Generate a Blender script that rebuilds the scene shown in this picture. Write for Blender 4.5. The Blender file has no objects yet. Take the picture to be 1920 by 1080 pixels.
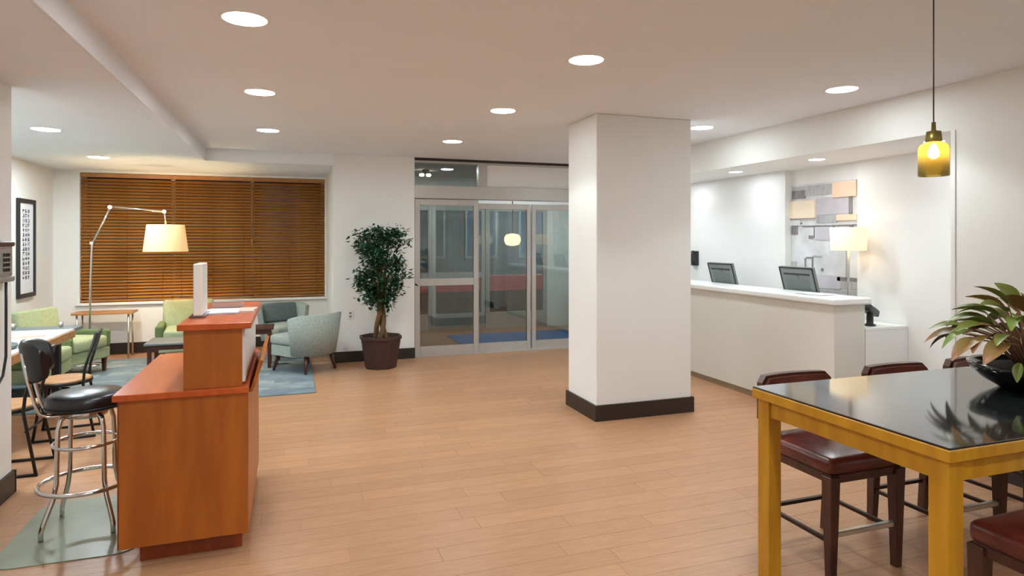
import bpy, bmesh, math, random
from mathutils import Vector, Matrix
random.seed(7)
S = bpy.context.scene
COL = S.collection
PI = math.pi
R = math.radians

# ------------------------------------------------------------------ camera, world, exposure
cd = bpy.data.cameras.new('camera'); cam = bpy.data.objects.new('camera', cd); COL.objects.link(cam)
cam.location = (0, 0, 1.6); cam.rotation_euler = (R(90), 0, R(-19.15))
cd.sensor_width = 36; cd.lens = 1195 / 1920 * 36; cd.shift_y = -90 / 1920; cd.clip_start = .05
S.camera = cam
W = bpy.data.worlds.new('night'); S.world = W; W.use_nodes = True
W.node_tree.nodes['Background'].inputs[0].default_value = (.03, .045, .06, 1)
W.node_tree.nodes['Background'].inputs[1].default_value = .6
S.view_settings.view_transform = 'Standard'; S.view_settings.look = 'None'
S.view_settings.gamma = 1; S.view_settings.use_curve_mapping = False
S.view_settings.exposure = 0.13
LAMP = 64.0           # emission of the recessed downlight lenses
SPOT = 38.0           # watts of the spot lamp inside each recessed downlight

# ------------------------------------------------------------------ materials
def srgb(r, g, b):
    def f(v):
        v /= 255
        return v / 12.92 if v <= .04045 else ((v + .055) / 1.055) ** 2.4
    return (f(r), f(g), f(b), 1)

def mat(name, col, rough=.5, metal=0, var=0, scale=8, stretch=(1, 1, 1), col2=None, bump=0, bscale=60, spec=.5, coat=0, emit=None, es=0, trans=0, rnd=0):
    m = bpy.data.materials.new(name); m.use_nodes = True
    nt = m.node_tree; N = nt.nodes; L = nt.links; b = N['Principled BSDF']
    c = srgb(*col)
    b.inputs['Base Color'].default_value = c
    b.inputs['Roughness'].default_value = rough; b.inputs['Metallic'].default_value = metal
    b.inputs['Specular IOR Level'].default_value = spec; b.inputs['Coat Weight'].default_value = coat
    b.inputs['Coat Roughness'].default_value = .08
    b.inputs['Transmission Weight'].default_value = trans
    if emit: b.inputs['Emission Color'].default_value = srgb(*emit); b.inputs['Emission Strength'].default_value = es
    tc = N.new('ShaderNodeTexCoord')
    out = None
    if var or col2:
        mp = N.new('ShaderNodeMapping'); mp.inputs['Scale'].default_value = stretch
        L.new(tc.outputs['Object'], mp.inputs[0])
        nz = N.new('ShaderNodeTexNoise'); nz.inputs['Scale'].default_value = scale; nz.inputs['Detail'].default_value = 5
        L.new(mp.outputs[0], nz.inputs['Vector'])
        mx = N.new('ShaderNodeMix'); mx.data_type = 'RGBA'
        d = srgb(*col2) if col2 else tuple(max(0, v * (1 - var)) for v in c[:3]) + (1,)
        mx.inputs[6].default_value = c; mx.inputs[7].default_value = d
        rp = N.new('ShaderNodeMapRange'); rp.inputs[1].default_value = .35; rp.inputs[2].default_value = .65
        L.new(nz.outputs[0], rp.inputs[0]); L.new(rp.outputs[0], mx.inputs[0])
        out = mx.outputs[2]
        if rnd:
            hs = N.new('ShaderNodeHueSaturation'); oi = N.new('ShaderNodeObjectInfo'); mr = N.new('ShaderNodeMapRange')
            if rnd > 0: L.new(oi.outputs['Random'], mr.inputs[0])
            else:
                gi = N.new('ShaderNodeNewGeometry'); L.new(gi.outputs['Random Per Island'], mr.inputs[0])
            mr.inputs[3].default_value = 1 - abs(rnd); mr.inputs[4].default_value = 1 + abs(rnd)
            L.new(mr.outputs[0], hs.inputs['Value']); L.new(out, hs.inputs['Color']); out = hs.outputs[0]
        L.new(out, b.inputs['Base Color'])
    if bump:
        n2 = N.new('ShaderNodeTexNoise'); n2.inputs['Scale'].default_value = bscale; n2.inputs['Detail'].default_value = 4
        L.new(tc.outputs['Object'], n2.inputs['Vector'])
        bp = N.new('ShaderNodeBump'); bp.inputs['Strength'].default_value = bump; bp.inputs['Distance'].default_value = .004
        L.new(n2.outputs[0], bp.inputs['Height']); L.new(bp.outputs[0], b.inputs['Normal'])
    return m

def glassmat(name, tint, gloss=.1, rough=.02, transl=0):
    m = bpy.data.materials.new(name); m.use_nodes = True
    nt = m.node_tree; N = nt.nodes; L = nt.links; N.remove(N['Principled BSDF'])
    t = N.new('ShaderNodeBsdfTransparent'); t.inputs[0].default_value = srgb(*tint)
    g = N.new('ShaderNodeBsdfGlossy'); g.inputs['Roughness'].default_value = rough
    lw = N.new('ShaderNodeLayerWeight'); lw.inputs[0].default_value = gloss
    mx = N.new('ShaderNodeMixShader'); L.new(lw.outputs['Fresnel'], mx.inputs[0])
    L.new(t.outputs[0], mx.inputs[1]); L.new(g.outputs[0], mx.inputs[2]); o = mx
    if transl:
        tl = N.new('ShaderNodeBsdfTranslucent'); tl.inputs[0].default_value = srgb(*tint)
        df = N.new('ShaderNodeBsdfDiffuse'); df.inputs[0].default_value = srgb(*tint)
        m1 = N.new('ShaderNodeMixShader'); m1.inputs[0].default_value = .4; L.new(tl.outputs[0], m1.inputs[1]); L.new(df.outputs[0], m1.inputs[2])
        o = N.new('ShaderNodeMixShader'); o.inputs[0].default_value = transl
        L.new(mx.outputs[0], o.inputs[1]); L.new(m1.outputs[0], o.inputs[2])
    L.new(o.outputs[0], N['Material Output'].inputs[0])
    return m

def emis(name, col, st):
    m = bpy.data.materials.new(name); m.use_nodes = True
    nt = m.node_tree; N = nt.nodes; N.remove(N['Principled BSDF'])
    e = N.new('ShaderNodeEmission'); e.inputs[0].default_value = srgb(*col); e.inputs[1].default_value = st
    nt.links.new(e.outputs[0], N['Material Output'].inputs[0]); return m

M = dict(
 wall=mat('wall_paint', (240, 239, 235), .7, var=.02, scale=2, bump=.05, bscale=200),
 wallw=mat('white_paint', (240, 240, 238), .6, var=.01, scale=2),
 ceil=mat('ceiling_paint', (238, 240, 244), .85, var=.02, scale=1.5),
 ceil_lit=mat('ceiling_paint_lamp_tint', (234, 242, 250), .85, var=.02, scale=1.5),  # cooler tint carries the seating area's lamp light in the colour
 base=mat('dark_baseboard', (48, 38, 34), .45, var=.1, scale=6),
 tanbase=mat('tan_baseboard', (150, 125, 100), .5, var=.1, scale=6),
 plank=mat('plank_wood', (186, 140, 105), .34, col2=(174, 128, 93), scale=5, stretch=(1.2, 14, 1), rnd=.07, bump=.04, bscale=40, spec=.4),
 plank2=mat('plank_wood_far', (186, 140, 105), .34, col2=(174, 128, 93), scale=5, stretch=(1.2, 14, 1), rnd=-.07, bump=.04, bscale=40, spec=.4),
 grout=mat('plank_joint', (160, 118, 88), .7),
 orange=mat('cherry_laminate_top', (200, 94, 42), .3, col2=(190, 84, 35), scale=3, stretch=(10, 1, 1), spec=.4),
 cherry=mat('cherry_veneer', (182, 102, 30), .35, col2=(160, 84, 22), scale=2.2, stretch=(6, 1, .7), bump=.02, bscale=60),
 cherryd=mat('cherry_edge', (150, 66, 26), .4, col2=(126, 52, 20), scale=3, stretch=(6, 1, 1)),
 yellow=mat('mustard_wood', (196, 142, 30), .38, col2=(176, 122, 18), scale=3, stretch=(5, 5, .8), bump=.02, bscale=60),
 blacktop=mat('black_stone_top', (36, 38, 38), .07, var=.2, scale=20, spec=.9, coat=.4),
 burg=mat('burgundy_leather', (104, 46, 34), .3, col2=(82, 34, 26), scale=10, bump=.1, bscale=180),
 dwood=mat('dark_walnut', (82, 44, 28), .38, col2=(60, 30, 20), scale=4, stretch=(6, 6, .8)),
 bronze=mat('bronze_bar', (58, 42, 34), .4, metal=.6),
 steel=mat('brushed_steel', (205, 203, 196), .3, metal=.9, var=.05, scale=30),
 chrome=mat('chrome', (225, 225, 225), .12, metal=1),
 alu=mat('door_aluminium', (190, 186, 180), .4, metal=.35, var=.04, scale=10),
 blackv=mat('black_vinyl', (26, 27, 31), .3, var=.1, scale=8, bump=.05, bscale=200, spec=.6),
 blackm=mat('black_metal', (26, 25, 25), .4, metal=.3),
 blackp=mat('black_plastic', (34, 35, 36), .4, var=.1, scale=10),
 greyp=mat('grey_plastic', (120, 126, 126), .4, var=.1, scale=10),
 slat=mat('blind_wood', (178, 122, 62), .3, col2=(160, 104, 48), scale=3, stretch=(1, 8, 8)),
 lime=mat('lime_fabric', (170, 179, 142), .85, col2=(158, 168, 128), scale=30, bump=.15, bscale=300),
 lime2=mat('olive_fabric', (108, 126, 82), .85, col2=(96, 114, 70), scale=30, bump=.15, bscale=300),
 grey=mat('grey_tweed', (166, 174, 166), .9, col2=(134, 144, 138), scale=90, bump=.25, bscale=300),
 greycush=mat('dark_grey_fabric', (104, 114, 112), .9, col2=(86, 96, 94), scale=60, bump=.2, bscale=300),
 rug=mat('rug_pile', (126, 140, 146), .95, col2=(100, 116, 126), scale=3, bump=.3, bscale=300),
 rug2=mat('rug_pattern', (150, 160, 160), .95, col2=(116, 128, 134), scale=4, bump=.3, bscale=300),
 mat_=mat('chair_mat', (146, 152, 130), .3, col2=(132, 140, 120), scale=4, spec=.5),
 blue=mat('blue_mat', (34, 112, 172), .9, col2=(26, 98, 152), scale=10, bump=.2, bscale=200),
 white=mat('white_laminate', (238, 238, 236), .3, var=.01, scale=3),
 counter=mat('counter_paint', (222, 218, 208), .6, var=.02, scale=2),
 oak=mat('oak_edge', (190, 140, 92), .45, col2=(168, 118, 72), scale=4, stretch=(1, 6, 6)),
 greytop=mat('grey_table_top', (112, 120, 122), .35, var=.1, scale=8),
 paper=mat('paper', (232, 234, 240), .7, var=.02, scale=10),
 paper2=mat('salmon_paper', (228, 190, 170), .7, var=.04, scale=10),
 ink=mat('ink', (70, 70, 76), .7),
 pot=mat('planter_brown', (66, 40, 38), .5, var=.1, scale=10),
 bowl=mat('black_glaze', (16, 15, 20), .12, spec=.8, coat=.6),
 soil=mat('soil', (52, 38, 28), .95, col2=(34, 26, 20), scale=60, bump=.5, bscale=120),
 bark=mat('bark', (120, 88, 50), .8, col2=(86, 62, 36), scale=14, stretch=(1, 1, .3), bump=.4, bscale=80),
 leafd=mat('ficus_leaf', (34, 76, 44), .45, col2=(20, 52, 34), scale=12),
 leafg=mat('plant_leaf', (112, 138, 50), .4, col2=(118, 96, 50), scale=9, spec=.5),
 leafr=mat('plant_leaf_red', (156, 104, 66), .4, col2=(110, 118, 50), scale=9, spec=.5),
 stem=mat('plant_stem', (156, 112, 78), .6, var=.15, scale=20),
 mural=mat('mural_grey', (206, 206, 208), .6, col2=(228, 230, 232), scale=5),
 m1=mat('mural_mid', (168, 166, 168), .6, col2=(190, 190, 190), scale=8, stretch=(1, 4, 1)),
 m2=mat('mural_dark', (118, 112, 112), .6, col2=(150, 146, 146), scale=12, stretch=(1, 5, 1)),
 m3=mat('mural_lilac', (204, 200, 208), .6, var=.05, scale=8),
 m4=mat('mural_cream', (250, 232, 206), .6, var=.04, scale=4),
 m5=mat('mural_peach', (246, 214, 186), .6, var=.05, scale=4),
 lampin=emis('lamp_lens', (238, 251, 255), LAMP),
 lampcool=emis('added_alcove_lens', (240, 248, 255), 84),
 lampseat=emis('seating_lens', (238, 250, 255), 290),
 trimw=mat('light_trim', (240, 236, 230), .5, var=.01),
 shade=mat('lit_shade', (226, 196, 150), .8, emit=(255, 206, 136), es=.5, var=.02, scale=4),
 shade2=mat('lit_shade_white', (240, 222, 190), .8, emit=(255, 220, 170), es=.6, var=.02, scale=4),
 bulb=emis('bulb_glow', (255, 228, 170), 30),
 glass=glassmat('door_glass', (214, 222, 220), .5, .02),
 wglass=glassmat('window_glass', (190, 200, 200), .3, .02),
 amber=glassmat('amber_glass', (240, 226, 168), .2, .05, .2),
 acryl=glassmat('clear_acrylic', (244, 246, 246), .3, .03, .12),
 whitep=mat('white_plastic', (238, 236, 230), .4, var=.01),
 silver=mat('silver_paint', (184, 178, 172), .35, metal=.7, var=.1, scale=10),
 darkext=mat('night_facade', (96, 98, 100), .8, var=.2, scale=2),
 asph=mat('asphalt', (64, 66, 66), .8, var=.2, scale=8, bump=.3),
 redband=mat('red_glow_panel', (150, 50, 54), .5, var=.1, emit=(220, 60, 70), es=.8),  # glow put into the red colour; the band is no lamp
 bluewin=mat('blue_lit_window', (40, 70, 90), .3, emit=(70, 120, 156), es=.5, var=.1),
 greenwin=mat('green_lit_sign', (40, 90, 70), .3, emit=(60, 130, 100), es=.35, var=.1),
 carpaint=mat('car_grey', (120, 122, 124), .25, metal=.5, var=.03),
 rubber=mat('rubber', (20, 20, 20), .8),
 lantern=emis('lantern_glow', (255, 226, 180), 3.0),
 exitlamp=emis('spot_glow', (255, 246, 230), 20),
)

# ------------------------------------------------------------------ mesh helpers
def B(): return bmesh.new()
def box(bm, x0, x1, y0, y1, z0, z1, bev=0, seg=1, mx=None, taper=None):
    v = []
    for z in (z0, z1):
        k = 1 if (taper is None or z == z1) else taper
        cx, cy = (x0 + x1) / 2, (y0 + y1) / 2
        for x, y in ((x0, y0), (x1, y0), (x1, y1), (x0, y1)):
            v.append(bm.verts.new((cx + (x - cx) * k, cy + (y - cy) * k, z)))
    F = [bm.faces.new([v[i] for i in q]) for q in ((3, 2, 1, 0), (4, 5, 6, 7), (0, 1, 5, 4), (1, 2, 6, 5), (2, 3, 7, 6), (3, 0, 4, 7))]
    vs = v
    if bev:
        es = list({e for f in F for e in f.edges})
        r = bmesh.ops.bevel(bm, geom=es, offset=bev, segments=seg, affect='EDGES', profile=.5)
        vs = list({w for f in r['faces'] for w in f.verts} | {w for w in v if w.is_valid})
    if mx is not None: bmesh.ops.transform(bm, matrix=mx, verts=[w for w in vs if w.is_valid])
    return bm
def rod(bm, p, q, r0, r1=None, seg=10, cap=True):
    r1 = r0 if r1 is None else r1; p = Vector(p); q = Vector(q); d = (q - p).normalized()
    a = d.orthogonal().normalized(); b = d.cross(a)
    A = [bm.verts.new(p + (a * math.cos(t) + b * math.sin(t)) * r0) for t in [2 * PI * i / seg for i in range(seg)]]
    C = [bm.verts.new(q + (a * math.cos(t) + b * math.sin(t)) * r1) for t in [2 * PI * i / seg for i in range(seg)]]
    for i in range(seg):
        j = (i + 1) % seg; f = bm.faces.new((A[i], A[j], C[j], C[i])); f.smooth = True
    if cap: bm.faces.new(A[::-1]); bm.faces.new(C)
    return bm
def tube(bm, pts, r, seg=8, closed=False):
    pts = [Vector(p) for p in pts]; n = len(pts); rings = []; up = None
    for i, p in enumerate(pts):
        if closed: d = (pts[(i + 1) % n] - pts[i - 1])
        else: d = pts[min(i + 1, n - 1)] - pts[max(i - 1, 0)]
        d.normalize()
        a = d.orthogonal().normalized() if up is None else (up - d * up.dot(d)).normalized()
        up = a; b = d.cross(a)
        rr = r[i] if isinstance(r, (list, tuple)) else r
        rings.append([bm.verts.new(p + (a * math.cos(2 * PI * k / seg) + b * math.sin(2 * PI * k / seg)) * rr) for k in range(seg)])
    for i in range(n if closed else n - 1):
        A, C = rings[i], rings[(i + 1) % n]
        for k in range(seg):
            j = (k + 1) % seg; f = bm.faces.new((A[k], A[j], C[j], C[k])); f.smooth = True
    if not closed: bm.faces.new(rings[0][::-1]); bm.faces.new(rings[-1])
    return bm
def lathe(bm, prof, seg=32, c=(0, 0, 0), cap0=True, cap1=True, smooth=True, rot=0):
    rings = []
    for r, z in prof:
        rings.append([bm.verts.new((c[0] + r * math.cos(rot + 2 * PI * k / seg), c[1] + r * math.sin(rot + 2 * PI * k / seg), c[2] + z)) for k in range(seg)])
    for A, C in zip(rings, rings[1:]):
        for k in range(seg):
            j = (k + 1) % seg; f = bm.faces.new((A[k], A[j], C[j], C[k])); f.smooth = smooth
    if cap0: bm.faces.new(rings[0][::-1])
    if cap1: bm.faces.new(rings[-1])
    return bm
def prism(bm, poly, axis, a, b):
    def P(u, v, t): return {'x': (t, u, v), 'y': (u, t, v), 'z': (u, v, t)}[axis]
    A = [bm.verts.new(P(u, v, a)) for u, v in poly]; C = [bm.verts.new(P(u, v, b)) for u, v in poly]
    n = len(poly)
    for i in range(n): bm.faces.new((A[i], A[(i + 1) % n], C[(i + 1) % n], C[i]))
    bm.faces.new(A[::-1]); bm.faces.new(C); return bm
def mesh_of(bm, name):
    bmesh.ops.recalc_face_normals(bm, faces=bm.faces)
    me = bpy.data.meshes.new(name); bm.to_mesh(me); bm.free(); return me
def obj(name, bm, m, parent=None, label=None, smooth=False, loc=None, rot=None):
    me = mesh_of(bm, name) if isinstance(bm, bmesh.types.BMesh) else bm
    if not me.materials: me.materials.append(M[m] if isinstance(m, str) else m)
    if smooth:
        for p in me.polygons: p.use_smooth = True
    o = bpy.data.objects.new(name, me); COL.objects.link(o)
    if parent: o.parent = parent
    if label: o['label'] = label
    if loc: o.location = loc
    if rot: o.rotation_euler = rot
    return o
def thing(name, label, cat, loc=(0, 0, 0), rz=0, group=None):
    o = bpy.data.objects.new(name, None); COL.objects.link(o); o.location = loc; o.rotation_euler = (0, 0, rz)
    o.empty_display_size = .1
    o['label'] = label; o['category'] = cat
    if group: o['group'] = group
    return o
def tag(o, label, cat, group=None, kind=None):
    o['label'] = label; o['category'] = cat
    if group: o['group'] = group
    if kind: o['kind'] = kind
    return o
def struct(name, bm, m, label=None, cat=None, parent=None):
    o = obj(name, bm, m, parent)
    if parent is None:
        o['kind'] = 'structure'
        if label: o['label'] = label
        if cat: o['category'] = cat
    return o
def dup(root, loc=None, rz=None, label=None, parent=None):
    c = root.copy(); COL.objects.link(c); c.parent = parent
    if loc is not None: c.location = loc
    if rz is not None: c.rotation_euler = (0, 0, rz)
    if label: c['label'] = label
    for ch in [x for x in KIDS.get(root.name, [])]: dup(ch, parent=c)
    return c
KIDS = {}
def index_kids():
    KIDS.clear()
    for o in bpy.data.objects:
        if o.parent: KIDS.setdefault(o.parent.name, []).append(o)

H, HL = 2.72, 2.57
# ------------------------------------------------------------------ setting: shell
fl = struct('floor', box(B(), -3.2, 5.6, -3.2, 10.5, -.12, -.004), 'grout', 'orange brown wood plank floor across the lobby', 'floor')
pw, pl, gap = .148, 1.2, .0018
me_p = mesh_of(box(B(), 0, pl - gap, 0, pw - gap, -.006, 0), 'plank'); me_p.materials.append(M['plank'])
cells = []
ny = int((8.7 + 1.5) / pw)
for j in range(-6, ny):
    y = -.9 + j * pw if False else j * pw
    if y > 8.62: break
    off = random.random() * pl
    x = -3.1 - off
    while x < 4.48:
        x0, x1 = max(x, -3.07), min(x + pl, 4.48)
        if x1 - x0 > .05: cells.append((x0, x1, y))
        x += pl
def inview(x0, x1, y):
    for x in (x0, (x0 + x1) / 2, x1):
        d = x * .328 + (y + .07) * .9447
        if d > 1.5:
            u = (x * .9447 - (y + .07) * .328) / d
            v = 450 + 1195 * 1.6 / d
            if abs(u) < .81 and v < 1085: return True
    return False
vis = sorted([c for c in cells if inview(*c)], key=lambda c: (c[2] ** 2 + (c[0] * .5 + c[1] * .5 - 1) ** 2))
near = set(vis[:298])
bm = B()
for c in cells:
    if c in near:
        o = bpy.data.objects.new('floor_plank', me_p); COL.objects.link(o); o.parent = fl
        o.location = (c[0], c[2], 0); o.scale = ((c[1] - c[0] - gap) / (pl - gap), 1, 1)
    else: box(bm, c[0], c[1] - gap, c[2], c[2] + pw - gap, -.006, 0)
o = obj('distant_floor_planks', bm, 'plank2', fl); o['kind'] = 'stuff'
struct('floor_alcove_strip', box(B(), 4.48, 5.5, 3, 8.1, -.01, 0), 'grout', 'plain floor behind the reception counter', 'floor') 

struct('ceiling', box(B(), -1.0, 4.6, -3.1, 8.6, H, H + .1), 'ceil', 'main flat beige ceiling with recessed downlights', 'ceiling')
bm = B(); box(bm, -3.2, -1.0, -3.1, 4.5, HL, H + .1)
struct('ceiling_near_left', bm, 'ceil', 'dropped ceiling at near left above the wall phone, painted warmer for its fewer lamps', 'ceiling')  # warmer than the seating piece: dimmer light put into the paint
bm = B(); box(bm, -3.2, -1.0, 4.5, 10.4, HL, H + .1); box(bm, -1.0, .524, 8.6, 10.4, HL, H + .1)
struct('ceiling_seating_area', bm, 'ceil_lit', 'dropped ceiling over the seating area by the window, tinted for its cooler lamp light', 'ceiling')
# step faces are the beige paint of the main ceiling
bm = B(); box(bm, -.998, -.985, -3.1, 8.6, HL, H); box(bm, -.985, .53, 8.585, 8.6, HL, H)
struct('trim_1', bm, 'ceil', 'beige step between the main ceiling and the dropped ceiling', 'ceiling trim')
struct('wall_back', box(B(), -3.2, 4.6, -3.2, -3.1, 0, H), 'wall')
# left walls
struct('wall_left', box(B(), -3.2, -3.07, 4.3, 10.4, 0, HL), 'wall', 'cream wall at far left behind the framed print', 'wall')
bm = B(); box(bm, -1.9, -1.67, -3.1, 4.85, 0, HL)
struct('wall_near_left', bm, 'wall', 'pale wall end at the left edge carrying the wall phone', 'wall')
struct('wall_near_left_return', box(B(), -3.2, -1.9, 4.2, 4.3, 0, HL), 'wall')
bm = B(); box(bm, -1.67, -1.65, -3.1, 4.865, 0, .14); box(bm, -1.9, -1.65, 4.85, 4.87, 0, .14)
struct('baseboard_near_left', bm, 'base', 'dark baseboard at the foot of the near left wall', 'baseboard')
struct('baseboard_left', box(B(), -3.07, -3.05, 4.3, 10.3, 0, .14), 'base', 'dark baseboard under the framed print', 'baseboard')
# window wall
wx0, wx1, wz0, wz1, WY = -2.76, .50, .725, 2.54, 10.3
bm = B()
box(bm, -3.2, wx0, WY, WY + .2, 0, HL); box(bm, wx0, .6, WY, WY + .2, 0, wz0)
box(bm, wx0, .6, WY, WY + .2, wz1, HL); box(bm, wx1, .6, WY, WY + .2, wz0, wz1)
struct('wall_window_side', bm, 'wall', 'white wall around the wide window with brown blinds', 'wall')
struct('baseboard_window_side', box(B(), -3.05, .524, WY - .02, WY, 0, .15), 'base', 'dark baseboard below the wide window', 'baseboard')
wn = obj('window_1', box(B(), wx0 - .04, .515, WY - .05, WY + .13, wz0 - .035, wz0, .004), 'wallw'); wn['kind'] = 'structure'
bm = B()
for x0, x1 in ((wx0, wx0 + .05), (-1.645, -1.595), (-.57, -.52), (wx1 - .05, wx1)): box(bm, x0, x1, WY + .11, WY + .17, wz0, wz1)
box(bm, wx0, wx1, WY + .11, WY + .17, wz0, wz0 + .05); box(bm, wx0, wx1, WY + .11, WY + .17, wz1 - .05, wz1)
obj('window_frame', bm, 'alu', wn)
for x0, x1 in ((wx0 + .05, -1.645), (-1.595, -.57), (-.52, wx1 - .05)):
    obj('window_pane', box(B(), x0, x1, WY + .135, WY + .145, wz0 + .05, wz1 - .05), 'wglass', wn)
# box wall with plant
struct('wall_beside_doors', box(B(), .524, 1.586, 8.6, 10.4, 0, H), 'wall', 'pale wall pier between window alcove and entrance doors', 'wall')
bm = B(); box(bm, .51, 1.59, 8.58, 8.6, 0, .14); box(bm, .504, .524, 8.58, 10.3, 0, .14)
struct('baseboard_beside_doors', bm, 'base', 'dark baseboard behind the tree planter', 'baseboard')
# door wall remainder
bm = B(); box(bm, 5.0, 5.6, 8.7, 8.8, 0, H); box(bm, 4.48, 5.0, 8.6, 8.8, 0, H)
struct('wall_door_side', bm, 'wall')
# right wall with opening
bm = B(); box(bm, 4.48, 4.60, -3.1, 3.28, 0, H); box(bm, 4.48, 4.60, 3.28, 8.0, 2.385, H); box(bm, 4.48, 4.60, 8.0, 8.6, 0, H)
struct('wall_right', bm, 'wall', 'white right wall with the wide reception opening', 'wall')
struct('baseboard_right', box(B(), 4.46, 4.48, -3.1, 3.28, 0, .14), 'base')
# alcove
struct('ceiling_reception', box(B(), 4.60, 5.6, 3.0, 8.1, 2.385, 2.45), 'wallw', 'bright white soffit over the reception desk', 'ceiling')
bm = B(); box(bm, 5.35, 5.5, 3.0, 8.1, 0, 2.385); box(bm, 5.25, 5.35, 5.76, 8.0, 0, 2.385)
box(bm, 5.31, 5.35, 3.0, 4.85, 0, 2.385)
struct('wall_reception', bm, 'wallw', 'white back wall behind the reception counter', 'wall')
bm = B(); box(bm, 4.60, 5.5, 8.0, 8.1, 0, 2.385); box(bm, 4.6, 5.5, 2.9, 3.0, 0, 2.385)
struct('wall_reception_ends', bm, 'wallw', 'white end walls of the reception alcove', 'wall')
struct('trim_2', box(B(), 4.472, 4.482, 3.255, 3.285, 0, 2.385), 'wallw', 'thin white corner trim at right jamb of reception opening', 'trim')
# column
struct('column', box(B(), 2.55, 3.53, 5.07, 5.67, 0, H, .006), 'wall', 'square white column standing in the middle of the lobby', 'column')
bm = B(); box(bm, 2.53, 3.55, 5.05, 5.069, 0, .14); box(bm, 2.53, 3.55, 5.671, 5.69, 0, .14); box(bm, 2.53, 2.549, 5.069, 5.671, 0, .14); box(bm, 3.531, 3.55, 5.069, 5.671, 0, .14)
struct('baseboard_column', bm, 'base', 'dark baseboard around the foot of the white column', 'baseboard')

# ------------------------------------------------------------------ entrance doors
DY = 8.66
d1 = thing('door_1', 'left fixed glass panel of the entrance, beside the tree', 'glass door', (0, DY, 0)); d1['kind'] = 'structure'
def leaf(root, x0, x1, y, z1, st=.07, rail=None, bot=.16, m='alu'):
    bm = B()
    box(bm, x0, x0 + st, y - .025, y + .025, 0.01, z1, .003); box(bm, x1 - st, x1, y - .025, y + .025, 0.01, z1, .003)
    obj('stile', bm, m, root)
    obj('bottom_rail', box(B(), x0 + st, x1 - st, y - .025, y + .025, 0.01, bot, .003), m, root)
    obj('top_rail', box(B(), x0 + st, x1 - st, y - .025, y + .025, z1 - .08, z1, .003), m, root)
    zs = [bot, z1 - .08]
    if rail:
        obj('middle_rail', box(B(), x0 + st, x1 - st, y - .025, y + .025, rail[0], rail[1], .003), m, root); zs = [bot, rail[0], rail[1], z1 - .08]
    for a, b in zip(zs[::2], zs[1::2]):
        obj('pane', box(B(), x0 + st, x1 - st, y - .005, y + .005, a, b), 'glass', root)
leaf(d1, 1.60, 2.50, 0, 2.16, .07, (.97, 1.07), .14)
d2 = thing('door_2', 'middle sliding glass door leaf of the entrance', 'glass door', (0, DY + .07, 0)); d2['kind'] = 'structure'
leaf(d2, 2.47, 3.31, 0, 2.12, .055, None, .13)
d3 = thing('door_3', 'right sliding glass door leaf partly hidden by the column', 'glass door', (0, DY + .07, 0)); d3['kind'] = 'structure'
leaf(d3, 3.335, 4.2, 0, 2.12, .06, None, .13)
d4 = thing('door_4', 'right fixed glass panel hidden behind the column', 'glass door', (0, DY, 0)); d4['kind'] = 'structure'
leaf(d4, 4.18, 4.98, 0, 2.16, .07, (.97, 1.07), .14)
bm = B(); box(bm, 1.586, 5.0, DY - .05, DY + .13, 2.17, 2.35, .004)
struct('trim_3', bm, 'alu', 'long grey metal header above the entrance doors', 'door header')
bm = B(); box(bm, 2.50, 2.62, DY - .03, DY + .07, 2.35, H - .03); box(bm, 1.586, 5.0, DY - .05, DY + .12, H - .06, H)
struct('trim_4', bm, 'alu', 'metal post and top channel of the transom above the doors', 'door trim')
struct('shadow_strip', box(B(), 1.586, 5.0, DY - .065, DY - .05, H - .035, H), 'base', 'thin dark strip for the header shadow where the transom meets the ceiling', 'trim')  # dark strip stands in for the door header's shadow
struct('window_2', box(B(), 1.6, 2.50, DY, DY + .01, 2.35, H - .06), 'glass', 'small dark transom pane above left entrance panel', 'transom window')
struct('wall_transom', box(B(), 2.62, 5.0, DY + .0, DY + .04, 2.35, H - .06), 'wall', 'pale panel above the sliding doors', 'wall panel')
struct('trim_6', box(B(), 1.586, 5.0, DY - .03, DY + .12, -.004, .012), 'alu', 'metal threshold strip under the entrance doors', 'threshold')
# vestibule
VY = 11.0
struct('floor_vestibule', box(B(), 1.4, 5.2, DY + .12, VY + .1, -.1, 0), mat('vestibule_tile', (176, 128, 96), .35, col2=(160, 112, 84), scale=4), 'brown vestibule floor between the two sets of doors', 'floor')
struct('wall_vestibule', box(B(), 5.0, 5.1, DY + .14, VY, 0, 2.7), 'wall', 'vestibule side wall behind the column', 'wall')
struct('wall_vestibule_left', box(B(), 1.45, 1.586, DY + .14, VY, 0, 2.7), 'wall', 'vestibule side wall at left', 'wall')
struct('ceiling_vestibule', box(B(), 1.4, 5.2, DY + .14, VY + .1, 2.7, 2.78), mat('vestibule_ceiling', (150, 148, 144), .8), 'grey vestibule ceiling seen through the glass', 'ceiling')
d5 = thing('door_5', 'left outer glass door of the vestibule with grey frame', 'glass door', (0, VY, 0)); d5['kind'] = 'structure'
leaf(d5, 1.60, 2.32, 0, 2.2, .06, (.93, 1.03), .3)
d6 = thing('door_6', 'second outer glass door of the vestibule', 'glass door', (0, VY, 0)); d6['kind'] = 'structure'
leaf(d6, 2.33, 3.3, 0, 2.2, .07, (.93, 1.03), .3)
d7 = thing('door_7', 'third outer glass door of the vestibule without a middle rail', 'glass door', (0, VY, 0)); d7['kind'] = 'structure'
leaf(d7, 3.31, 4.5, 0, 2.2, .08, None, .3)
bm = B(); box(bm, 4.5, 5.1, VY - .03, VY + .05, 0, 2.7); box(bm, 1.5, 4.5, VY - .03, VY + .05, 2.2, 2.7)
struct('wall_vestibule_front', bm, 'wall', 'pale band above the outer doors', 'wall')
tag(obj('entrance_mat', box(B(), 2.45, 4.6, 9.0, 10.4, 0, .012, .004), 'blue'), 'blue entrance mat on the vestibule floor', 'door mat')
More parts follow.
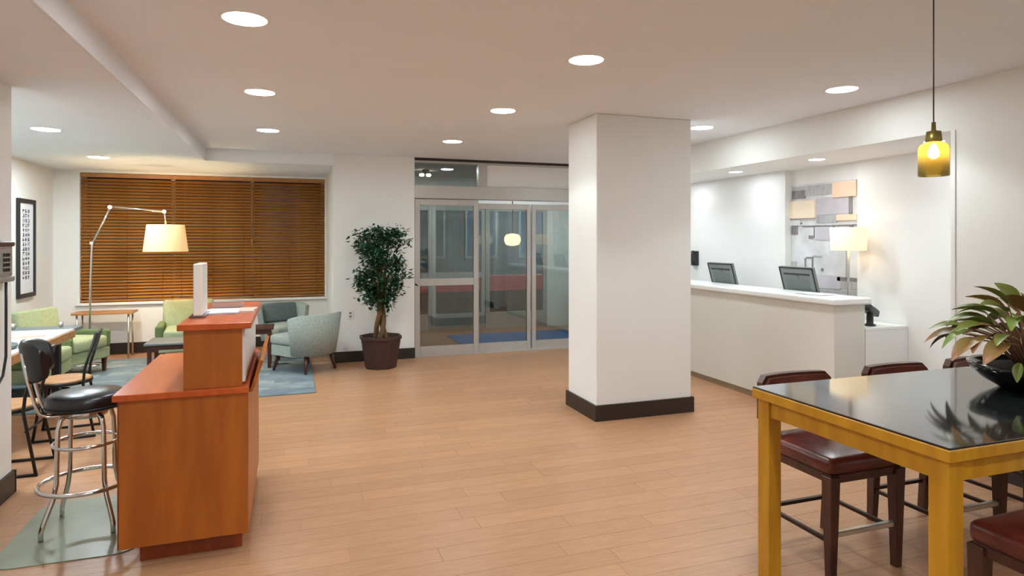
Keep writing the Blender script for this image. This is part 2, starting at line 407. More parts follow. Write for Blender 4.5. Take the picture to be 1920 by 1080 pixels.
t = thing('hanging_lantern', 'glowing warm lantern hanging inside the glass vestibule', 'lamp', (3.55, 10.2, 0))
obj('globe', lathe(B(), [(.03, 1.5), (.11, 1.52), (.14, 1.58), (.14, 1.64), (.11, 1.69), (.03, 1.71)], 24), 'lantern', t)
obj('stem', rod(B(), (0, 0, 1.71), (0, 0, 2.7), .008), 'blackm', t)
t = thing('spot_fitting', 'twin small bright spots seen through the transom pane', 'lamp', (2.0, 9.9, 0))
bm = B(); rod(bm, (0, 0, 2.7), (0, 0, 2.64), .06); obj('housing', bm, 'blackm', t)
bm = B(); lathe(bm, [(.03, 2.60), (.04, 2.62), (.03, 2.64)], 12, (-.06, 0, 0)); obj('bulb', bm, 'exitlamp', t); bm = B(); lathe(bm, [(.03, 2.61), (.04, 2.63), (.03, 2.65)], 12, (.07, .1, 0)); obj('bulb', bm, 'exitlamp', t)

t = thing('added_street_lamp', 'unseen street lamp added outside beyond the doors', 'street lamp', (9.5, 19, 0))  # unseen lamp added to brighten the street behind the glass
obj('post', rod(B(), (0, 0, -.04), (0, 0, 6), .07), 'blackm', t); obj('lamp_head', box(B(), -.6, .6, -.4, .4, 6, 6.15), 'blackm', t)
obj('lens', box(B(), -.55, .55, -.35, .35, 5.97, 6.0), emis('added_street_glow', (230, 240, 255), 900), t)
# exterior at night
struct('ground_outside', box(B(), -12, 30, VY + .1, 40, -.14, -.04), 'asph', 'dark asphalt outside the doors', 'street')
struct('trim_7', box(B(), -4, 14, 14.6, 14.75, -.04, .06), 'wall', 'pale kerb outside the doors', 'kerb')
t = thing('street_building', 'dark building across the street with blue lit windows', 'building', (0, 24, 0))
obj('facade', box(B(), -8, 26, 0, 3, -.1, 9), 'darkext', t)
for i, x in enumerate([2.0, 4.3, 6.4, 8.6, 10.6, 12.8, -1, -3.4]):
    f = obj('window', box(B(), x, x + 1.3, -.08, 0, .9, 3.6), 'alu', t)
    obj('pane', box(B(), x + .08, x + 1.22, -.1, -.08, 1.0, 3.5), 'bluewin' if i % 3 != 1 else 'darkext', f)
obj('canopy', box(B(), 1.5, 14, -1.2, 0, 3.9, 4.3), 'greenwin', t)
t = thing('street_barrier', 'low wall outside topped by a long red band with painted-in glow', 'barrier', (0, 13.2, 0))
obj('base', box(B(), 1.5, 12, 0, .4, -.04, .5), 'darkext', t)
obj('band', box(B(), 1.5, 12, -.03, .43, .5, .82, .02), 'redband', t, 'red band with painted-in glow')
t = thing('parked_car', 'grey car parked outside the glass doors', 'car', (9.2, 16.4, -.04))
prism(bm := B(), [(-2.1, .25), (2.1, .25), (2.15, .62), (1.95, .8), (1.1, .88), (-1.3, .9), (-2.05, .85), (-2.15, .6)], 'y', -.85, .85)
obj('body', bm, 'carpaint', t)
prism(bm := B(), [(-1.3, .88), (1.1, .88), (.55, 1.35), (-.9, 1.38)], 'y', -.72, .72)
obj('cabin', bm, 'blackp', t, 'dark glazed cabin')
for x in (-1.35, 1.35):
    for y in (-.78, .78): obj('wheel', rod(B(), (x, y - .1, .32), (x, y + .1, .32), .32, seg=24), 'rubber', t)

# ------------------------------------------------------------------ blinds
def blind(x0, x1, label):
    t = thing('wooden_blind', label, 'blind', (x0, WY + .05, 0), 0, 'brown blinds on the wide window')
    w = x1 - x0
    obj('headrail', box(B(), 0, w, -.03, .03, wz1 - .06, wz1 - .005), 'slat', t)
    n = 38; z0 = wz0 + .05; dz = (wz1 - .075 - z0) / n
    for i in range(n):
        key = round(w, 3)
        if key not in SL:
            bm = B(); box(bm, 0, w, -.026, .026, -.0015, .0015)
            SL[key] = mesh_of(bm, 'slat'); SL[key].materials.append(M['slat'])
        obj('slat', SL[key], 'slat', t, loc=(0, 0, z0 + (i + .5) * dz), rot=(R(45), 0, 0))
    obj('bottom_rail', box(B(), 0, w, -.025, .025, wz0 + .005, wz0 + .035, .004), 'slat', t)
    bm = B()
    for x in (.12, w / 2, w - .12): rod(bm, (x, -.026, wz0 + .03), (x, -.026, wz1 - .05), .0018, seg=5)
    obj('ladder_cord', bm, 'cherryd', t)
    return t
SL = {}
blind(wx0 + .002, -1.6215, 'left wooden venetian blind, behind the arched floor lamp')
blind(-1.6185, -.5445, 'middle wooden venetian blind on the wide window')
b = blind(-.5415, wx1 - .002, 'right wooden venetian blind, next to the wall pier with the tree')
obj('pull_cord', tube(B(), [(-.0, -.04, 2.45), (-.01, -.045, 2.0), (-.005, -.045, 1.62)], .003, 6), 'oak', b)
obj('cord_tassel', lathe(B(), [(.004, 1.62), (.012, 1.6), (.015, 1.56), (.004, 1.55)], 10, (-.005, -.045, 0)), 'oak', b)

# ------------------------------------------------------------------ downlights
SP = []
def downlight(x, y, z, label, lens='lampin', r=.105):
    t = thing('ceiling_downlight', label, 'ceiling light', (x, y, z))
    obj('trim_ring', lathe(B(), [(r, 0), (r + .012, -.004), (r + .018, -.0), (r + .018, .004), (r, .004)], 40, cap0=False, cap1=False), 'trimw', t)
    obj('lens', lathe(B(), [(r, -.001), (r, .003)], 40), lens, t)
    if lens == 'lampin':
        if not SP:
            ld = bpy.data.lights.new('spot_lamp', 'SPOT'); ld.energy = SPOT; ld.color = (.86, .97, 1.0)
            ld.spot_size = R(122); ld.spot_blend = .3; ld.shadow_soft_size = .09; SP.append(ld)
        lo = bpy.data.objects.new('spot_lamp', SP[0]); COL.objects.link(lo); lo.parent = t; lo.location = (0, 0, -.02)
    return t
rows = ['nearest', 'second', 'farthest']
for i, y in enumerate((3.5, 5.2, 6.98)): downlight(-.22, y, H, ['large recessed downlight nearest at upper left of the main ceiling', 'middle recessed downlight of the left row, between the large one and the far one', 'farthest recessed downlight of the left row, near the ceiling step'][i])
for i, y in enumerate((3.6, 5.25, 7.08)): downlight(1.74, y, H, ['recessed downlight nearest in the centre row, left of the column top', 'second recessed downlight of the centre row', 'farthest recessed downlight of the centre row, before the entrance doors'][i])
for i, y in enumerate((3.68, 5.39)): downlight(3.88, y, H, ['recessed downlight at right between column and pendant lamp', 'faint recessed downlight just right of the column top'][i])
downlight(-2.03, 6.63, HL, 'recessed downlight in the dropped ceiling, nearer of two at left', 'lampseat')
downlight(-2.35, 5.0, HL, 'unseen downlight added in the dropped ceiling behind the near wall', 'lampseat')  # hidden extra lamp, added to brighten the seating area
downlight(-2.13, 8.66, HL, 'recessed downlight in the dropped ceiling, closer to the blinds', 'lampseat')
for i, (x, y) in enumerate([(-.22, 1.8), (-.22, .1), (1.74, 1.9), (1.74, .2), (1.74, -1.5), (3.88, .2), (-.22, -1.6), (3.88, -1.5), (3.88, 7.1)]):
    o = downlight(x, y, H, 'recessed downlight outside the picture'); o['group'] = 'downlights behind the camera'
for y, w in ((3.7, 'closest to the opening jamb'), (4.9, 'above the mural lamp'), (6.1, 'above the far monitor'), (7.3, 'at the far end')):
    o = downlight(4.85, y, 2.385, 'small light added to the soffit above the reception desk, ' + w, 'lampcool', .07); o['group'] = 'added reception soffit lights'  # no fittings known here; added to light the alcove

for x, y, w in ((2.3, 9.7, 'left'), (4.1, 9.7, 'right')):
    downlight(x, y, 2.7, 'light added in the vestibule ceiling at ' + w, 'lampseat', .09)['group'] = 'added vestibule lights'  # extra ceiling lights, added to brighten the vestibule
# ------------------------------------------------------------------ reception counter
t = thing('reception_counter', 'white reception counter with thick rounded white top, right of the column', 'counter', (4.45, 4.30, 0))
obj('front_panel', box(B(), 0, .35, 0, 3.69, .06, 1.03, .004), 'counter', t)
obj('countertop', box(B(), -.03, .40, -.03, 3.69, 1.03, 1.09, .015, 3), 'white', t)
obj('plinth', box(B(), .01, .35, .01, 3.69, 0, .06), 'tanbase', t, 'tan plinth strip')
t = thing('side_desk', 'low white desk end right of the reception counter, under the card terminal', 'desk', (4.805, 4.30, 0))
obj('side_panel', box(B(), 0, .50, 0, .03, 0, .79), 'white', t)
obj('desktop', box(B(), 0, .50, 0, .46, .79, .82, .004), 'white', t)
obj('side_panel', box(B(), 0, .50, .43, .46, 0, .79), 'white', t)
t = thing('work_surface', 'white staff work surface behind the raised counter', 'desk', (4.805, 4.91, 0))
obj('desktop', box(B(), 0, .41, 0, 2.9, .74, .77, .003), 'white', t)
for y in (.05, 1.4, 2.8): obj('support_panel', box(B(), .02, .41, y, y + .03, 0, .74), 'white', t)

def monitor(name, y, label):
    t = thing(name, label, 'monitor', (4.90, y, .772), 0, 'monitors on the reception desk')
    obj('base', box(B(), -.10, .10, -.12, .12, 0, .015, .006, 2), 'blackp', t)
    obj('neck', box(B(), -.035, -.005, -.035, .035, .012, .40, .004), 'blackp', t)
    mx = Matrix.Translation((-.05, 0, .40)) @ Matrix.Rotation(R(-16), 4, 'Y')
    ob = obj('housing', box(B(), -.018, .018, -.225, .225, -.15, .165, .008, 2, mx), 'greyp', t, 'grey back shell')
    bm = B(); box(bm, -.024, -.018, -.17, .17, .085, .10, mx=mx); obj('vent_strip', bm, 'blackp', ob)
    bm = B()
    for i in range(9): box(bm, -.022, -.018, -.15, .15, -.10 + i * .018, -.095 + i * .018, mx=mx)
    box(bm, -.024, -.018, -.02, .02, .06, .078, mx=mx)
    obj('vent_slots', bm, 'greyp', ob)
    bm = B(); box(bm, -.022, -.014, -.225, .225, -.15, -.135, mx=mx); box(bm, -.022, -.014, -.225, .225, .15, .165, mx=mx)
    box(bm, -.022, -.014, -.225, -.21, -.15, .165, mx=mx); box(bm, -.022, -.014, .21, .225, -.15, .165, mx=mx)
    obj('rim', bm, 'blackp', ob)
    obj('screen', box(B(), .018, .020, -.21, .21, -.13, .15, mx=mx), 'blackp', t)
    return t
monitor('computer_monitor', 6.32, 'grey back of the far computer monitor on the reception desk, nearer the column')
monitor('computer_monitor', 5.12, 'grey back of the near computer monitor on the reception desk, before the mural')
t = thing('card_terminal', 'black card payment terminal on the low white desk end', 'card terminal', (4.99, 4.42, .82), R(20))
obj('base', lathe(B(), [(.05, 0), (.05, .01), (.03, .02), (.028, .11), (.03, .12)], 16), 'blackp', t)
mx = Matrix.Translation((0, 0, .14)) @ Matrix.Rotation(R(22), 4, 'Y')
obj('body', box(B(), -.10, .11, -.045, .045, -.03, .03, .012, 2, mx), 'blackp', t)
obj('keypad', box(B(), .0, .09, -.035, .035, .029, .034, mx=mx), 'greyp', t)
t = thing('desk_lamp', 'table lamp with lit cream drum shade in front of the mural', 'lamp', (5.08, 4.74, .82))
obj('shade', lathe(B(), [(.155, .68), (.165, .90), (.161, .90), (.151, .68)], 40, cap0=False, cap1=False), 'shade2', t)
obj('stem', rod(B(), (0, 0, .02), (0, 0, .90), .012), 'steel', t)
obj('base', lathe(B(), [(.08, 0), (.08, .015), (.02, .03)], 24), 'steel', t)
obj('bulb', lathe(B(), [(.01, .73), (.035, .77), (.03, .82), (.01, .84)], 12), emis('desk_lamp_bulb', (255, 226, 180), 20), t)
t = thing('wall_phone', 'black handset on the reception wall, half hidden behind the column', 'phone', (5.25, 7.42, 1.25))
obj('body', box(B(), -.05, 0, -.06, .06, 0, .2, .008, 2), 'blackp', t)
obj('handset', tube(B(), [(-.06, -.02, .02), (-.085, -.02, .06), (-.085, -.02, .15), (-.06, -.02, .2)], [.022, .014, .014, .022], 8), 'blackp', t)
t = thing('counter_papers', 'small stack of pale papers on the reception countertop end', 'papers', (4.66, 4.72, 1.092))
for i in range(3): obj('sheet', box(B(), -.1, .1, -.14, .14, i * .002, i * .002 + .0015, mx=Matrix.Rotation(i * .12, 4, 'Z')), 'paper', t)
# mural: x=5.35 plane, y 4.86..5.75
t = thing('wall_mural', 'grey geometric mural with cream blocks on the reception wall', 'mural', (5.35, 0, 0))
obj('panel', box(B(), -.012, 0, 4.865, 5.755, .85, 2.21), 'mural', t)
def mb(y0, y1, z0, z1, m, dp=.006, name='printed_block'):
    obj(name, box(B(), -.012 - dp, -.012, y0, y1, z0, z1), m, t)
mb(5.18, 5.74, 2.08, 2.19, 'm1'); mb(5.55, 5.74, 2.06, 2.15, 'm2', .008)
mb(4.87, 5.17, 2.04, 2.20, 'm5', .02)
mb(5.40, 5.78, 1.84, 2.03, 'm4', .03)
mb(4.94, 5.40, 1.87, 2.05, 'm3'); mb(4.93, 4.97, 1.86, 2.04, 'm2', .01)
mb(5.12, 5.40, 1.78, 1.86, 'm1'); mb(4.87, 5.12, 1.80, 1.86, 'm5', .015)
mb(5.62, 5.76, 1.76, 1.82, 'mural', .012); mb(5.66, 5.755, 1.66, 1.76, 'm2')
mb(4.87, 5.60, 1.745, 1.757, 'm2', .008); mb(5.60, 5.74, 1.775, 1.79, 'm2', .008)
mb(5.22, 5.40, 1.60, 1.74, 'm3'); mb(5.16, 5.17, 1.58, 1.75, 'm2'); mb(5.42, 5.43, 1.62, 1.75, 'm2')
mb(5.44, 5.50, 1.615, 1.65, 'm2', .01); mb(4.92, 4.96, 1.73, 1.75, 'm2', .012)
mb(4.87, 4.90, 1.60, 1.72, 'm1')
mb(5.68, 5.755, 1.20, 1.36, 'm1'); mb(5.54, 5.56, 1.28, 1.40, 'm2'); mb(5.44, 5.46, 1.26, 1.42, 'm2'); mb(5.32, 5.44, 1.42, 1.435, 'm1')
mb(5.46, 5.54, 1.40, 1.415, 'm2'); mb(5.30, 5.33, 1.27, 1.30, 'm2')
mb(5.42, 5.68, 1.22, 1.26, 'm1'); mb(5.08, 5.42, 1.09, 1.23, 'm3'); mb(4.87, 5.12, 1.18, 1.22, 'm2'); mb(4.87, 5.08, 1.10, 1.18, 'm1')
mb(4.87, 5.4, 1.055, 1.085, 'm1'); mb(4.87, 5.30, 1.02, 1.045, 'm3'); mb(4.87, 5.3, .985, 1.0, 'm2')
mb(5.0, 5.012, 1.2, 1.6, 'm1')

# ------------------------------------------------------------------ tall table and stools
TX0, TX1, TY0, TY1, TZ = 2.03, 4.42, 1.495, 2.435, .92
t = thing('high_table', 'tall mustard yellow wooden table with glossy black top', 'table', (0, 0, 0))
obj('tabletop', box(B(), TX0, TX1, TY0, TY1, TZ - .008, TZ, .002), 'blacktop', t, 'glossy black inset top')
bm = B(); box(bm, TX0 - .002, TX1 + .002, TY0 - .002, TY1 + .002, TZ - .05, TZ - .008, .003); obj('top_frame', bm, 'yellow', t)
bm = B(); I = .016
box(bm, TX0 + I + .072, TX1 - I - .072, TY0 + I + .01, TY0 + I + .035, .795, TZ - .05); obj('apron', bm, 'yellow', t)
obj('apron', box(B(), TX0 + I + .072, TX1 - I - .072, TY1 - I - .035, TY1 - I - .01, .795, TZ - .05), 'yellow', t)
obj('apron', box(B(), TX0 + I + .01, TX0 + I + .035, TY0 + I + .072, TY1 - I - .072, .795, TZ - .05), 'yellow', t)
obj('apron', box(B(), TX1 - I - .035, TX1 - I - .01, TY0 + I + .072, TY1 - I - .072, .795, TZ - .05), 'yellow', t)
for x in (TX0 + I, TX1 - I - .072):
    for y in (TY0 + I, TY1 - I - .072): obj('leg', box(B(), x, x + .072, y, y + .072, 0, TZ - .05, .003), 'yellow', t)

def padbox(x0, x1, y0, y1, z0, z1, bev=.03, seg=3, crown=.012):
    bm = B(); box(bm, x0, x1, y0, y1, z0, z1, bev, seg)
    bmesh.ops.subdivide_edges(bm, edges=[e for e in bm.edges if e.calc_length() > .12], cuts=3, use_grid_fill=True)
    cx, cy = (x0 + x1) / 2, (y0 + y1) / 2
    for v in bm.verts:
        if v.co.z > z1 - .02: v.co.z += crown * max(0, 1 - ((v.co.x - cx) / (x1 - x0) * 2) ** 2) * max(0, 1 - ((v.co.y - cy) / (y1 - y0) * 2) ** 2)
    return bm
def counter_stool(loc, rz, label):
    t = thing('counter_stool', label, 'stool', loc, rz, 'burgundy leather stools around the tall table')
    obj('seat', padbox(-.235, .235, -.235, .235, .495, .575, .028, 3, .02), 'burg', t, smooth=True)
    obj('seat_frame', box(B(), -.22, .22, -.22, .22, .455, .497, .004), 'dwood', t)
    for sx in (-1, 1):
        bm = B(); x, y = sx * .205, .205
        for q in (0,): box(bm, x - .03, x + .03, y - .03, y + .03, .0, .49, .003, taper=.62)
        obj('leg', bm, 'dwood', t)
        # rear leg splays back and continues into the back post
        bm = B()
        pts = [((x * .96, -.225, 0), .019), ((x, -.205, .30), .024), ((x, -.205, .47), .026), ((x * 1.04, -.225, .60), .022), ((x * 1.06, -.245, .80), .017)]
        rings = []
        for (p, r) in pts: rings.append([bm.verts.new((p[0] + a * r, p[1] + b_ * r, p[2])) for a, b_ in ((-1, -1), (1, -1), (1, 1), (-1, 1))])
        for A, C in zip(rings, rings[1:]):
            for k in range(4): bm.faces.new((A[k], A[(k + 1) % 4], C[(k + 1) % 4], C[k]))
        bm.faces.new(rings[0][::-1]); bm.faces.new(rings[-1])
        obj('leg', bm, 'dwood', t)
    obj('footrest', box(B(), -.185, .185, .193, .218, .20, .225, .003), 'steel', t, 'silver metal footrest')
    obj('stretcher', box(B(), -.185, .185, -.235, -.215, .17, .188), 'bronze', t)
    for sx in (-1, 1): obj('stretcher', box(B(), sx * .205 - .009, sx * .205 + .009, -.215, .19, .17, .188), 'bronze', t)
    # curved leather back with wooden rim
    def curved(y_in, y_out, w, z0, z1, rr):
        bm = B(); n = 14; V = []
        for i in range(n + 1):
            s = -1 + 2 * i / n; x = s * w; bow = -.035 * (1 - s * s)
            e = rr * (1 - math.sqrt(max(0, 1 - max(0, (abs(s) * w - (w - rr)) / rr) ** 2)))
            V.append([bm.verts.new((x, y + bow, z)) for y, z in ((y_in, z0 + e * .6), (y_out, z0 + e * .6), (y_out, z1 - e), (y_in, z1 - e))])
        for A, C in zip(V, V[1:]):
            for k in range(4): bm.faces.new((A[k], A[(k + 1) % 4], C[(k + 1) % 4], C[k]))
        bm.faces.new(V[0][::-1]); bm.faces.new(V[-1]); return bm
    bk = obj('backrest', curved(-.222, -.262, .235, .62, .872, .035), 'dwood', t)
    obj('back_pad', curved(-.200, -.222, .222, .635, .858, .03), 'burg', bk)
    obj('back_pad', curved(-.262, -.274, .222, .635, .858, .03), 'burg', bk)
    return t
cs = counter_stool((2.605, 2.545, 0), PI, 'burgundy leather stool on the far side of the tall table, nearest the column')
index_kids()
dup(cs, (3.34, 2.545, 0), PI, 'second burgundy stool on the far side of the tall table, behind its middle')
dup(cs, (3.99, 2.545, 0), PI, 'burgundy stool on the far side, just left of the black plant bowl')
dup(cs, (2.585, 1.435, 0), 0, 'burgundy stool at the bottom right corner, on the near side of the tall table')

# pendant
t = thing('pendant_lamp', 'amber glass pendant lamp hanging above the tall table', 'pendant lamp', (2.58, 1.97, 0))
obj('cord', rod(B(), (0, 0, 2.09), (0, 0, H - .02), .0028, seg=6), 'bronze', t)
obj('ceiling_rose', lathe(B(), [(.05, H - .02), (.05, H)], 24), 'bronze', t)
obj('cap', lathe(B(), [(.008, 2.10), (.009, 2.065), (.028, 2.06), (.031, 2.025), (.031, 2.015)], 24), mat('brass_cap', (120, 104, 50), .35, metal=.7), t)
prof = [(.028, 2.018), (.045, 2.008), (.056, 1.996), (.0575, 1.98), (.0575, 1.872)]
bm = B(); lathe(bm, prof + [(r - .003, z) for r, z in prof[::-1]], 40, cap0=False, cap1=False)
obj('glass_shade', bm, 'amber', t)
obj('bulb', lathe(B(), [(.006, 2.01), (.012, 2.0), (.022, 1.975), (.02, 1.955), (.006, 1.945)], 16), 'bulb', t)

# bowl plant
t = thing('bowl_planter', 'leafy red-green plant in a black glazed bowl on the tall table', 'potted plant', (3.19, 1.96, TZ))
prof = [(.09, 0), (.13, .005), (.195, .045), (.235, .085), (.25, .112), (.246, .118), (.235, .11), (.20, .085), (.0, .08)]
obj('bowl', lathe(B(), prof, 48, cap1=False), 'bowl', t)
obj('soil', lathe(B(), [(.0, .10), (.10, .108), (.19, .10), (.232, .092)], 24, cap0=False, cap1=False), 'soil', t)
def leafmesh(L, w, curl, fold):
    bm = B(); n = 7; V = []
    for i in range(n + 1):
        s = i / n; wd = w * math.sin(PI * min(1, s * .93 + .05)) ** .8 * (1 - .25 * s)
        y = L * math.sin(s * curl) / curl; z = -L * (1 - math.cos(s * curl)) / curl
        V.append([bm.verts.new((-wd, y, z + wd * fold)), bm.verts.new((0, y, z)), bm.verts.new((wd, y, z + wd * fold))])
    for A, C in zip(V, V[1:]):
        for k in range(2): f = bm.faces.new((A[k], A[k + 1], C[k + 1], C[k])); f.smooth = True
    return mesh_of(bm, 'leaf')
LV = []
for k in range(6):
    me = leafmesh(.15 + .02 * (k % 3), .037 + .007 * (k % 2), .7 + .25 * (k % 3), .45); me.materials.append(M['leafg' if k % 3 != 1 else 'leafr']); LV.append(me)
rs = random.Random(11); bmst = B()
for i in range(84):
    az = i * 2.399 + rs.uniform(-.2, .2); tier = (i % 12) / 11.0
    el = R(8 + 72 * tier ** 1.2 + rs.uniform(-10, 10)); rad = .12 + .20 * (1 - tier) * rs.uniform(.65, 1.0)
    base = Vector((math.cos(az) * .05, math.sin(az) * .05, .10))
    tip = Vector((math.cos(az) * rad * math.cos(el * .5), math.sin(az) * rad * math.cos(el * .5), .13 + rs.uniform(.06, .11) + tier * .16))
    mid = (base + tip) / 2 + Vector((0, 0, .05))
    tube(bmst, [base, mid, tip], [.005, .004, .003], 5)
    obj('leaf', LV[rs.randrange(6)], 'leafg', t, loc=tip, rot=(el * .75 - .15, rs.uniform(-.35, .35), az - PI / 2))
for i, (az, r, z) in enumerate([(3.5, .24, .15)]):
    obj('leaf', LV[0], 'leafg', t, loc=(math.cos(az) * r, math.sin(az) * r, z), rot=(-.75, 0, az - PI / 2)).scale = (.6, .6, .6)
o = obj('stem', bmst, 'stem', t)

# ------------------------------------------------------------------ cherry computer desk
t = thing('cherry_desk', 'orange cherry wood desk with a raised shelf block, standing in the foreground', 'desk', (0, 0, 0))
obj('end_panel', box(B(), -.785, -.205, 3.53, 3.56, .10, .82, .002), 'cherry', t)
obj('end_panel', box(B(), -.785, -.205, 4.64, 4.67, .10, .82, .002), 'cherry', t)
obj('front_panel', box(B(), -.232, -.205, 3.56, 4.64, .10, .82), 'cherry', t)
obj('modesty_panel', box(B(), -.74, -.72, 3.56, 4.64, .10, .82), 'cherry', t)
obj('edge_strip', box(B(), -.792, -.782, 3.535, 3.56, .10, .82), 'cherryd', t)
obj('worktop', box(B(), -.81, -.205, 3.51, 4.70, .82, .852, .003), 'orange', t, 'glossy orange lower worktop')
obj('plinth', box(B(), -.71, -.24, 3.61, 4.60, 0, .10), 'cherryd', t)
rz = obj('raised_block', box(B(), -.505, -.235, 3.53, 4.62, .852, 1.15, .002), 'cherry', t)
obj('shelf_top', box(B(), -.53, -.19, 3.50, 4.66, 1.15, 1.182, .003), 'orange', t, 'orange top of the raised block')
obj('side_sheet', box(B(), -.235, -.222, 3.56, 4.60, .87, 1.145), 'white', t, 'white sheet on the right face')
prism(bm := B(), [(-.205, .80), (-.19, .80), (-.135, .96), (-.152, .965)], 'y', 3.62, 4.55)
obj('brochure_ledge', bm, 'cherry', t, 'slanted wooden brochure ledge')
t = thing('sign_holder', 'slim upright white sign holder on the raised desk shelf', 'sign holder', (-.47, 3.78, 1.182))
obj('panel', box(B(), -.022, .022, -.01, .22, .012, .29, .004), 'whitep', t)
obj('base', box(B(), -.04, .04, -.03, .24, 0, .012, .003), 'acryl', t)
t = thing('leaflet_holder', 'clear acrylic leaflet holder beside the white sign holder', 'leaflet holder', (-.36, 4.25, 1.182), R(8))
obj('back_plate', box(B(), -.09, .09, .06, .064, 0, .055), 'acryl', t)
obj('front_plate', box(B(), -.09, .09, .0, .004, 0, .025), 'acryl', t)
obj('base', box(B(), -.09, .09, .0, .064, 0, .003), 'acryl', t)
t = thing('paper_pile', 'pile of bluish white papers on the desk shelf, left of the leaflets', 'papers', (-.37, 4.02, 1.182))
for i in range(6): obj('sheet', box(B(), -.085, .085, -.12, .12, i * .002, i * .002 + .0016, mx=Matrix.Rotation(.1 * math.sin(i * 2.1), 4, 'Z')), 'paper', t)
t = thing('leaflet_pile', 'small pile of pinkish leaflets on the desk shelf, at its right edge', 'leaflets', (-.245, 4.08, 1.182), R(-4))
for i in range(5): obj('leaflet', box(B(), -.042, .042, -.11, .11, i * .002, i * .002 + .0016, mx=Matrix.Rotation(.08 * math.sin(i * 1.7), 4, 'Z')), 'paper2' if i == 4 else 'paper', t)
tag(obj('pen', rod(B(), (-.31, 3.95, 1.188), (-.29, 4.12, 1.188), .0045, seg=8), 'blackp'), 'dark pen lying between the two paper piles on the desk', 'pen')
# chair mat
bm = B(); pts = []
x0, x1, y0, y1, r = -1.40, -.745, 3.72, 4.58, .12
for cx, cy, a0 in ((x1 - r, y1 - r, 0), (x0 + r, y1 - r, 90), (x0 + r, y0 + r, 180), (x1 - r, y0 + r, 270)):
    for k in range(7): a = R(a0 + k * 15); pts.append((cx + r * math.cos(a), cy + r * math.sin(a)))
prism(bm, pts, 'z', 0.0005, .005)
tag(obj('chair_mat', bm, 'mat_'), 'pale green-grey floor mat under the chrome stool', 'floor mat')
# chrome stool
t = thing('chrome_stool', 'chrome swivel bar stool with round black vinyl seat and backrest', 'stool', (-1.08, 4.16, .005), R(12))
obj('seat', lathe(B(), [(.10, .655), (.17, .66), (.19, .675), (.195, .70), (.19, .73), (.172, .745), (.10, .755), (0, .758)], 40, cap1=False), 'blackv', t)
obj('seat_band', lathe(B(), [(.194, .668), (.199, .672), (.199, .680), (.194, .684)], 40, cap0=False, cap1=False), 'blackm', t)
obj('swivel_plate', lathe(B(), [(.04, .60), (.10, .615), (.12, .655)], 24), 'chrome', t)
for k in range(4):
    a = R(45 + 90 * k - 12); c, s = math.cos(a), math.sin(a)
    P = [(.05, .635), (.10, .637), (.135, .62), (.15, .57), (.155, .45), (.158, .28), (.175, .20), (.225, .08), (.235, .045), (.235, .0)]
    obj('leg', tube(B(), [(r_ * c, r_ * s, z) for r_, z in P], .0125, 10), 'chrome', t)
obj('foot_ring', tube(B(), [(.225 * math.cos(2 * PI * k / 48), .225 * math.sin(2 * PI * k / 48), .245) for k in range(48)], .012, 8, True), 'chrome', t)
obj('support_ring', tube(B(), [(.158 * math.cos(2 * PI * k / 40), .158 * math.sin(2 * PI * k / 40), .47) for k in range(40)], .010, 8, True), 'chrome', t)
for s in (-1, 1):
    obj('back_post', tube(B(), [(-.02, s * .09, .648), (-.17, s * .09, .648), (-.205, s * .09, .665), (-.225, s * .092, .72), (-.255, s * .10, .85), (-.28, s * .10, 1.0)], .009, 8), 'chrome', t)
bm = B(); n = 16; V = []
for i in range(n + 1):
    s = -1 + 2 * i / n; a = s * .95; e = .035 * (abs(s) ** 4)
    row = []
    for rad, z in ((.225, .835 + e), (.205, .86 + e), (.200, .94), (.215, 1.04 - e), (.235, 1.055 - e), (.250, 1.03 - e), (.250, .86 + e), (.24, .835 + e)):
        lean = (z - .84) * .14
        row.append(bm.verts.new((-.04 - rad * math.cos(a) - lean + .01, rad * math.sin(a) * .92, z)))
    V.append(row)
for A, C in zip(V, V[1:]):
    for k in range(8): f = bm.faces.new((A[k], A[(k + 1) % 8], C[(k + 1) % 8], C[k])); f.smooth = True
bm.faces.new(V[0][::-1]); bm.faces.new(V[-1])
obj('backrest', bm, 'blackv', t)

# ------------------------------------------------------------------ rug
rg = obj('area_rug', box(B(), -2.95, .25, 6.97, 9.75, .0, .012, .003), 'rug'); tag(rg, 'blue grey patterned rug under the lounge chairs', 'rug')
rr = random.Random(4)
bm = B()
for i in range(60):
    x = rr.uniform(-2.9, -.1); y = rr.uniform(7.02, 9.4); w = rr.uniform(.15, .5); d = rr.uniform(.08, .3)
    box(bm, x, min(.24, x + w), y, min(9.72, y + d), .011, .0135 + .0001 * (i % 7))
obj('rug_patches', bm, 'rug2', rg)

# ------------------------------------------------------------------ communal table + black chairs
t = thing('white_table', 'long white topped table with thick oak edge, left by the near wall', 'table', (-2.35, 6.4, 0))
obj('tabletop', box(B(), -.39, .395, -.80, .72, .742, .752), 'white', t)
obj('top_edge', box(B(), -.40, .405, -.81, .73, .672, .742, .003), 'oak', t, 'oak edge')
for x in (-.33, .33):
    for y in (-.66, .46): obj('leg', box(B(), x - .03, x + .03, y - .03, y + .03, 0, .672), 'blackm', t)
def oval(name, rx, ry, z, h):
    bm = B(); lathe(bm, [(.6, 0), (.93, 0), (1, h * .6), (1.0, h), (.9, h * .7), (0.01, h * .6)], 32)
    bmesh.ops.scale(bm, vec=(rx, ry, 1), verts=bm.verts); return bm
tag(obj('dark_tray', oval('t', .17, .22, 0, .03), 'greycush', loc=(-2.19, 5.95, .7525), smooth=True), 'dark oval tray on the white topped table', 'tray')
tag(obj('magazine', box(B(), -.12, .12, -.16, .16, 0, .012), 'paper2', loc=(-2.2, 6.75, .7525), rot=(0, 0, .3)), 'reddish magazine on the far end of the white topped table', 'magazine')
